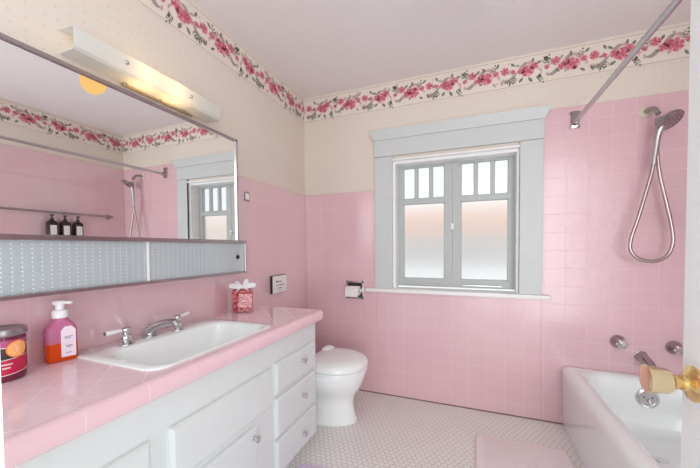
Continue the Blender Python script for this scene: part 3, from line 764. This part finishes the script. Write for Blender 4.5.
# ------------------------------------------------------------------ vanity light
vl = thing('vanity_light', 'frosted white glass wall light glowing yellow above the mirror', 'wall lamp', (.0, .98, 1.86))
y0, y1 = .672, 1.335
def chan(y, t=0.0):
    return [(.004, y, 1.936 - t), (.085, y, 1.930 - t), (.095 - t, y, 1.922 - t), (.090 - t, y, 1.860 + t), (.080, y, 1.850 + t), (.004, y, 1.849 + t)]
w = MB()
a = chan(y0); b_ = chan(y1); ai = list(reversed(chan(y0, .004))); bi = list(reversed(chan(y1, .004)))
w.loft([a + ai, b_ + bi], False, False)
for lp_ in (a + ai, b_ + bi):
    for k in range(5): w.poly([lp_[k], lp_[k + 1], lp_[10 - k], lp_[11 - k]])
w.build('glass_shade', M['shade_glass'], vl, smooth=40)
MB().box(.002, .022, .86, 1.20, 1.866, 1.920, .003, 1).build('back_plate', M['white'], vl)
w = MB(); w.box(.002, .016, .875, 1.225, 1.838, 1.8475, .002, 1); w.build('lower_strip', M['gold'], vl)
for y in (.885, 1.04):
    MB().lathe([(0, .007), (.008, .007), (.011, .004)], (.017, y, 1.843), (1, 0, -.3), 14).build('strip_knob', M['gold'], vl)
for y in (.845, 1.145):
    MB().lathe([(0, .008), (.006, .008), (.010, .004), (.0105, .001)], (.0915, y, 1.893), (1, 0, 0), 16).build('shade_screw', M['satin'], vl)
for y in (.93, 1.075):
    s = MB().lathe([(0, .011), (.016, .011)], (.022, y, 1.893), (1, 0, 0), 14).build('bulb_socket', M['bulb_socket'], vl)
    ld = bpy.data.lights.new('bulb_light', 'POINT'); ld.energy = .55; ld.color = (1.0, .66, .28); ld.shadow_soft_size = .018
    lo_ = bpy.data.objects.new('bulb_light', ld); COL.objects.link(lo_); lo_.location = (.058, y, 1.893)

# ------------------------------------------------------------------ toilet
tl = thing('toilet', 'white one-piece toilet with closed lid beside vanity', 'toilet', (.35, 1.938, 0))
TY = 1.938
def egg(xb, xt, hw, z, n=40, pb=3.2):
    pts = []
    xm = xb + (xt - xb) * .48
    for k in range(n):
        t = 2 * PI * k / n; c, s = math.cos(t), math.sin(t)
        if c >= 0: x = xm + (xt - xm) * c; y = hw * s
        else:
            x = xm - (xm - xb) * abs(c) ** (2 / pb); y = hw * math.copysign(abs(s) ** (2 / pb), s)
        pts.append((x, TY + y, z))
    return pts
w = MB()
w.loft([egg(.14, .630, .124, 0), egg(.14, .636, .127, .006), egg(.14, .634, .126, .022), egg(.145, .622, .116, .05), egg(.15, .610, .108, .12), egg(.15, .612, .110, .165), egg(.14, .628, .128, .195), egg(.12, .658, .162, .238), egg(.10, .680, .188, .285), egg(.08, .694, .200, .330), egg(.08, .696, .201, .350), egg(.09, .688, .193, .356)])
w.build('bowl', M['porcelain'], tl, smooth=60)
w = MB(); w.loft([egg(.245, .698, .199, .357), egg(.240, .704, .204, .360), egg(.240, .704, .204, .372), egg(.245, .700, .200, .375)]); w.build('seat', M['porcelain'], tl, smooth=60)
w = MB(); w.loft([egg(.315, .692, .194, .3795), egg(.310, .705, .205, .383), egg(.310, .708, .207, .396), egg(.315, .702, .201, .412), egg(.33, .680, .184, .427), egg(.36, .63, .145, .439), egg(.42, .56, .08, .445), egg(.46, .52, .03, .446)]); w.build('lid', M['porcelain'], tl, smooth=60)
w = MB(); w.box(.340, .425, TY + .04, TY + .155, .372, .458, .036, 6); w.build('hinge_cover', M['porcelain'], tl, smooth=60)
w = MB(); w.loft([rrect(.112, TY, .095, .17, .03, .375), rrect(.112, TY, .10, .185, .03, .42), rrect(.112, TY, .10, .19, .03, .60)]); w.build('tank', M['porcelain'], tl)
w = MB(); w.loft([rrect(.112, TY, .102, .195, .03, .60), rrect(.112, TY, .104, .198, .03, .61), rrect(.112, TY, .104, .198, .03, .622), rrect(.112, TY, .096, .19, .03, .63)]); w.build('tank_lid', M['porcelain'], tl)
w = MB(); w.lathe([(0, .02), (.004, .02), (.006, .014)], (.112, TY, .63), (0, 0, 1), 20); w.build('flush_button', M['chrome'], tl)

# toilet paper
th = thing('paper_holder', 'chrome toilet paper holder on pink wall left of window', 'toilet paper holder', (.46, D - .008, .82))
w = MB()
XA, XB, ZA, ZB = .387, .532, .752, .894
w.box(XA, XA + .012, D - .016, D - .008, ZA, ZB); w.box(XB - .012, XB, D - .016, D - .008, ZA, ZB); w.box(XA, XB, D - .016, D - .008, ZB - .012, ZB); w.box(XA, XB, D - .016, D - .008, ZA, ZA + .012)
w.build('frame_plate', M['chrome'], th, smooth=0)
MB().box(XA + .01, XB - .01, D - .012, D - .0085, ZA + .01, ZB - .01).build('recess_shade', M['dark'], th, smooth=0)  # flat dark panel; the shade of a recess is in its colour
YT = D - .056; ZR = .822
for x in (XA + .004, XB - .012):
    w = MB(); w.box(x, x + .008, YT - .012, D - .014, ZR - .014, ZR + .014, .003, 2); w.build('arm', M['chrome'], th)
w = MB(); w.tube([(XA + .008, YT, ZR), (XB - .008, YT, ZR)], .009, 12); w.build('roller', M['chrome'], th)
w = MB()
w.lathe([(0, .010), (0, .036), (.002, .037), (.107, .037), (.109, .036), (.109, .010)], (XA + .018, YT, ZR), (1, 0, 0), 36, False, False)
w.box(XA + .019, XA + .126, YT - .038, YT - .0365, ZR - .045, ZR + .002)
tag(w.build('toilet_paper_roll', M['tissue'], smooth=40), 'white toilet paper roll in the chrome wall holder', 'toilet paper')

# ------------------------------------------------------------------ bathtub
tb = thing('bathtub', 'white enamel built-in bathtub below shower on the right', 'bathtub', (2.25, 1.6, 0))
XT0, XT1, YT0, YT1, ZRIM = 1.895, XR - .010, .86, D - .010, .388
w = MB()
tcx, tcy = (XT0 + XT1) / 2, (YT0 + YT1) / 2
thx, thy = (XT1 - XT0) / 2, (YT1 - YT0) / 2
def tub_loop(x0, x1, ya, yb, r, z): return rrect((x0 + x1) / 2, (ya + yb) / 2, (x1 - x0) / 2, (yb - ya) / 2, r, z, 8)
L = [tub_loop(XT0 + .01, XT1, YT0, YT1, .012, 0.001), tub_loop(XT0 + .008, XT1, YT0, YT1, .012, .05), tub_loop(XT0, XT1, YT0, YT1, .014, .30), tub_loop(XT0 - .002, XT1, YT0, YT1, .016, .35),
     tub_loop(XT0 + .002, XT1, YT0, YT1, .016, .372), tub_loop(XT0 + .014, XT1 - .004, YT0 + .008, YT1 - .003, .016, .385), tub_loop(XT0 + .032, XT1 - .012, YT0 + .02, YT1 - .010, .03, .389),
     tub_loop(XT0 + .062, XT1 - .035, YT0 + .05, YT1 - .050, .10, .388), tub_loop(XT0 + .082, XT1 - .050, YT0 + .07, YT1 - .064, .11, .380), tub_loop(XT0 + .094, XT1 - .058, YT0 + .085, YT1 - .072, .11, .36),
     tub_loop(XT0 + .108, XT1 - .075, YT0 + .13, YT1 - .082, .11, .26), tub_loop(XT0 + .125, XT1 - .095, YT0 + .2, YT1 - .095, .10, .13), tub_loop(XT0 + .16, XT1 - .13, YT0 + .26, YT1 - .13, .09, .075), tub_loop(XT0 + .24, XT1 - .2, YT0 + .36, YT1 - .22, .06, .06)]
w.loft(L); w.build('tub_body', M['enamel'], tb, smooth=60)
OV = Vector((2.300, YT1 - .0805, .279))
ov = MB().lathe([(-.004, .056), (.004, .056), (.009, .053), (.010, .043), (.007, .041), (.012, .037), (.012, .012), (.012, .001)], OV, (0, -1, .12), 32).build('overflow_plate', M['chrome'], tb, smooth=40)
w = MB(); w.tube([OV + Vector((0, -.010, 0)), OV + Vector((0, -.022, -.004)), OV + Vector((.006, -.026, -.018))], .004, 8); w.build('trip_lever', M['chrome_dark'], ov)
for dx in (-.018, .018):
    w = MB(); w.lathe([(.010, .004), (.0145, .004), (.015, .001)], OV + Vector((dx, 0, .006)), (0, -1, .12), 10); w.build('plate_screw', M['dark'], ov)
w = MB(); w.lathe([(0, .028), (.003, .028), (.004, .018)], (2.26, YT1 - .33, .060), (0, 0, 1), 20); w.build('drain', M['chrome'], tb)

# tub taps and spout
def tap(x, z, label):
    t = thing('tub_tap', label, 'tap', (x, D - .008, z), 'tub taps')
    MB().lathe([(0, .040), (.006, .040), (.018, .034), (.032, .024), (.040, .018), (.050, .015)], (x, D - .008, z), (0, -1, 0), 28).build('escutcheon', M['chrome_dark'], t, smooth=40)
    w = MB(); w.lathe([(.046, .016), (.052, .022), (.070, .024), (.076, .019), (.077, .001)], (x, D - .008, z), (0, -1, 0), 20)
    for k in range(6):
        a = k * PI / 3; w.ball((x + .022 * math.cos(a), D - .070, z + .022 * math.sin(a)), .009, n=6)
    w.build('handle', M['chrome'], t, smooth=40)
tap(2.186, .577, 'chrome cross-handle tub tap left of the spout'); tap(2.452, .568, 'chrome cross-handle tub tap right of spout, by the door edge')
ts = thing('tub_spout', 'dark chrome tub spout on pink wall between two taps', 'spout', (2.30, D - .008, .49))
w = MB(); pts = [(2.300, D - .008, .498), (2.300, D - .05, .496), (2.300, D - .10, .487), (2.300, D - .145, .472)]
w.tube(pts, [.030, .029, .026, .023], 20); w.build('spout_body', M['chrome_dark'], ts, smooth=50)
w = MB(); w.lathe([(0, .033), (.006, .033), (.008, .030)], (2.300, D - .008, .498), (0, -1, 0), 24); w.build('wall_flange', M['chrome_dark'], ts, smooth=50)

# ------------------------------------------------------------------ shower
sh = thing('hand_shower', 'chrome hand shower on wall arm with long looping hose', 'shower', (2.30, D - .008, 1.96))
MB().lathe([(0, .034), (.004, .034), (.008, .026), (.009, .010)], (2.300, D - .008, 1.957), (0, -1, 0), 28).build('escutcheon', M['bulb_socket'], sh, smooth=40)
w = MB(); w.tube(spline([(2.300, D - .010, 1.957), (2.304, D - .045, 1.958), (2.312, D - .080, 1.945), (2.320, D - .105, 1.905)], 6), .013, 14); w.build('wall_arm', M['chrome_dark'], sh, smooth=60)
hd = Vector((2.355, 2.265, 1.855)); hn = Vector((.32, -.52, -.78)).normalized()
w = MB(); w.lathe([(-.026, .012), (-.020, .036), (-.008, .056), (0, .062), (.008, .062), (.011, .058)], hd, hn, 32); head = w.build('spray_head', M['chrome_dark'], sh, smooth=40)
w = MB(); w.lathe([(.0105, .056), (.013, .053), (.0135, .001)], hd, hn, 32)
u_ = hn.orthogonal().normalized(); v_ = hn.cross(u_)
f_ = w.build('spray_face', M['satin'], head, smooth=40)
w = MB()
for rr_, k_ in ((.014, 6), (.028, 11), (.043, 17)):
    for k in range(k_):
        a = 2 * PI * k / k_; c = hd + hn * .0138 + (u_ * math.cos(a) + v_ * math.sin(a)) * rr_
        w.lathe([(0, .0026), (.002, .0016)], c, hn, 6)
w.build('nozzles', M['dark'], f_, smooth=0)
w = MB(); w.tube(spline([(2.338, 2.280, 1.850), (2.320, 2.290, 1.80), (2.310, 2.290, 1.72), (2.298, 2.285, 1.620)], 6), [.020 - .008 * (k / 18) for k in range(19)], 14); w.build('handle', M['satin'], sh, smooth=60)
w = MB(); w.lathe([(0, .017), (.03, .019), (.034, .012)], (2.318, 2.288, 1.88), (.05, -.1, -1), 16); w.build('holder', M['chrome_dark'], sh, smooth=50)
hose = spline([(2.298, 2.285, 1.625), (2.290, 2.285, 1.57), (2.266, 2.285, 1.46), (2.236, 2.285, 1.33), (2.203, 2.285, 1.20), (2.203, 2.28, 1.135), (2.240, 2.28, 1.090), (2.305, 2.28, 1.077), (2.365, 2.285, 1.108), (2.392, 2.29, 1.185), (2.386, 2.295, 1.28), (2.362, 2.30, 1.42), (2.335, 2.305, 1.57), (2.322, 2.305, 1.70), (2.318, 2.298, 1.86)], 10)
w = MB()
dense = []
for a_, b2 in zip(hose, hose[1:]):
    dense += [a_, a_.lerp(b2, .5)]
dense.append(hose[-1])
w.tube(dense, [.0100 if k % 2 else .0088 for k in range(len(dense))], 10); w.build('hose', M['hose'], sh, smooth=60)

# shower rod
rd = thing('shower_rod', 'chrome shower curtain rod across from window wall', 'rod', (1.95, D - .008, 1.955))
w = MB(); w.tube([(1.950, D - .02, 1.945), (1.950, YF + .01, 1.93)], .0125, 20); w.build('tube', M['satin'], rd, smooth=60)
for y, s in ((D - .008, -1), (YF + .001, 1)):
    w = MB()
    zc = 1.962 if s < 0 else 1.947
    out = []
    for k in range(24):
        t = 2 * PI * k / 24; hx = .036 - .013 * (abs(math.sin(t)) < .55); out.append((hx * math.copysign(abs(math.cos(t)) ** .5, math.cos(t)), .055 * math.copysign(abs(math.sin(t)) ** .6, math.sin(t))))
    w.loft([[(1.950 + p, y, zc + q) for p, q in out], [(1.950 + p, y + s * .006, zc + q) for p, q in out], [(1.950 + p * .7, y + s * .012, zc + q * .8) for p, q in out]])
    w.lathe([(0, .021), (.034, .018)], (1.950, y + s * .006, 1.945 if s < 0 else 1.93), (0, s, 0), 20)
    w.build('wall_bracket', M['chrome_dark'], rd, smooth=40)

# on the tub wall, seen in the mirror
tw = thing('towel_bar', 'dark metal towel bar on tub wall reflected in mirror', 'towel bar', (XR - .04, 1.7, 1.515))
w = MB(); w.tube([(2.560, 1.15, 1.512), (2.560, 2.235, 1.512)], .010, 14); w.build('bar', M['chrome_dark'], tw, smooth=60)
for y in (1.18, 2.215):
    w = MB(); w.tube([(2.560, y, 1.512), (XR - .008, y, 1.512)], .012, 14); w.lathe([(0, .026), (.006, .024), (.010, .014)], (XR - .008, y, 1.512), (-1, 0, 0), 20); w.build('bracket', M['chrome_dark'], tw, smooth=50)
bs = thing('bottle_shelf', 'narrow metal shelf on tub wall carrying three dark bottles', 'shelf', (2.57, 1.81, 1.27))
MB().box(2.525, XR - .0085, 1.63, 1.99, 1.262, 1.272, .003, 1).build('shelf_plate', M['chrome_dark'], bs)
w = MB(); w.tube([(2.528, 1.632, 1.295), (2.528, 1.988, 1.295)], .003, 8); w.tube([(2.528, 1.632, 1.270), (2.528, 1.632, 1.297)], .003, 8); w.tube([(2.528, 1.988, 1.270), (2.528, 1.988, 1.297)], .003, 8)
w.build('guard_rail', M['chrome_dark'], bs, smooth=50)
def bottle():
    x, y, z = 2.566, 1.708, 1.2725
    t = thing('pump_bottle', '', 'bottle', (x, y, z), 'dark pump bottles on the tub wall shelf')
    MB().loft([rrect(x, y, .030, .034, .010, z), rrect(x, y, .031, .035, .012, z + .004), rrect(x, y, .031, .035, .012, z + .142), rrect(x, y, .024, .026, .014, z + .157), rrect(x, y, .014, .014, .013, z + .164)]).build('bottle_body', M['bottle'], t, smooth=40)
    MB().box(x - .0322, x - .0308, y - .026, y + .022, z + .030, z + .118).build('label', M['paper'], t, smooth=0)
    w = MB(); w.lathe([(.163, .015), (.182, .015), (.184, .006), (.204, .006), (.205, .013), (.216, .013), (.217, .001)], (x, y, z), (0, 0, 1), 18)
    w.box(x - .034, x, y - .006, y + .006, z + .207, z + .216, .002, 1); w.build('pump', M['black'], t, smooth=40)
    return t
bt = bottle()
labs = ['dark brown pump bottle on tub wall shelf, leftmost in the mirror', 'dark brown pump bottle in the middle of three in the mirror', 'dark brown pump bottle, rightmost of three seen in the mirror']
for k, y in enumerate((1.708, 1.808, 1.912)):
    o = bt if k == 0 else copy_tree(bt)
    o.location.y = y; o['label'] = labs[k]

# ------------------------------------------------------------------ mats
def mat_rug(name, x0, x1, ya, yb, rot, mat, label):
    t = MB(); cx, cy = (x0 + x1) / 2, (ya + yb) / 2
    hx, hy = (x1 - x0) / 2, (yb - ya) / 2
    R_ = Matrix.Translation((cx, cy, 0)) @ Matrix.Rotation(rot, 4, 'Z')
    def lp(i, z): return [R_ @ Vector(p) for p in rrect(0, 0, hx - i, hy - i, .045, z)]
    t.loft([lp(.004, .001), lp(0, .006), lp(0, .014), lp(.006, .020), lp(.015, .022), lp(.03, .020), lp(.034, .022)])
    return tag(t.build(name, mat, smooth=60), label, 'bath mat')
mat_rug('bath_mat', 1.372, 1.850, 1.36, 2.06, 0.0, M['mat_pink'], 'pink plush bath mat on floor beside the tub')
mat_rug('vanity_mat', .500, 1.02, .65, 1.452, 0.0, M['mat_lav'], 'pale lavender mat on floor in front of vanity drawers')

# ------------------------------------------------------------------ ceiling lamp (seen in the mirror)
LX, LY, LZ = 1.38, 1.40, 2.30
cl = thing('ceiling_lamp', 'glowing yellow round ceiling lamp reflected in mirror', 'ceiling lamp', (LX, LY, H))
w = MB(); w.lathe([(0, .06), (.012, .06), (.022, .03), (.024, .010), (H - LZ - .095, .010), (H - LZ - .092, .028), (H - LZ - .075, .031)], (LX, LY, H), (0, 0, -1), 32); w.build('stem', M['white'], cl, smooth=40)
MB().lathe([(.000, .030), (.010, .050), (.035, .068), (.070, .074), (.105, .064), (.128, .042), (.140, .018), (.143, .001)], (LX, LY, LZ + .075), (0, 0, -1), 36).build('globe', M['globe'], cl, smooth=60)
# ------------------------------------------------------------------ added fill lamp, unseen behind the camera, and daylight
ld = bpy.data.lights.new('fill_light', 'AREA'); ld.shape = 'RECTANGLE'; ld.size = 3.6; ld.size_y = 2.7; ld.energy = 150; ld.color = (.95, .985, 1.0)
o = bpy.data.objects.new('fill_light', ld); COL.objects.link(o); o.location = (2.75, -1.55, 1.25); o.rotation_euler = (PI / 2, 0, math.radians(38))
wd = bpy.data.worlds.new('World'); scn.world = wd; wd.use_nodes = True
bg = wd.node_tree.nodes['Background']; bg.inputs[0].default_value = (.95, .975, 1.0, 1); bg.inputs[1].default_value = 1.45

# ------------------------------------------------------------------ camera
yaw, pitch, roll = 0.37233657865684733, -0.026940477145531872, -0.006614953187227507
cy_, sy_, cp, sp_ = math.cos(yaw), math.sin(yaw), math.cos(pitch), math.sin(pitch)
F = Vector((-sy_ * cp, cy_ * cp, sp_)); Rr = Vector((cy_, sy_, 0)); U = Rr.cross(F)
c_, s_ = math.cos(roll), math.sin(roll)
Rr, U = Rr * c_ + U * s_, U * c_ - Rr * s_
cam = bpy.data.cameras.new('camera'); co = bpy.data.objects.new('camera', cam); COL.objects.link(co)
m = Matrix.Identity(4)
for i in range(3): m[i][0], m[i][1], m[i][2] = Rr[i], U[i], -F[i]
m.translation = Vector((1.3516544805766366, 0, 1.165861955136916)); co.matrix_world = m
cam.sensor_fit = 'HORIZONTAL'; cam.sensor_width = 36.0; cam.lens = 314.2805 / 700 * 36; cam.shift_y = 22.064 / 700; cam.clip_start = .01
scn.camera = co
scn.view_settings.view_transform = 'Standard'; scn.view_settings.look = 'None'; scn.view_settings.gamma = 1.0; scn.view_settings.use_curve_mapping = False
scn.view_settings.exposure = -0.29
scn.cycles.use_denoising = True
scn.cycles.max_bounces = 10; scn.cycles.diffuse_bounces = 6; scn.cycles.transparent_max_bounces = 16; scn.cycles.sample_clamp_indirect = 6.0
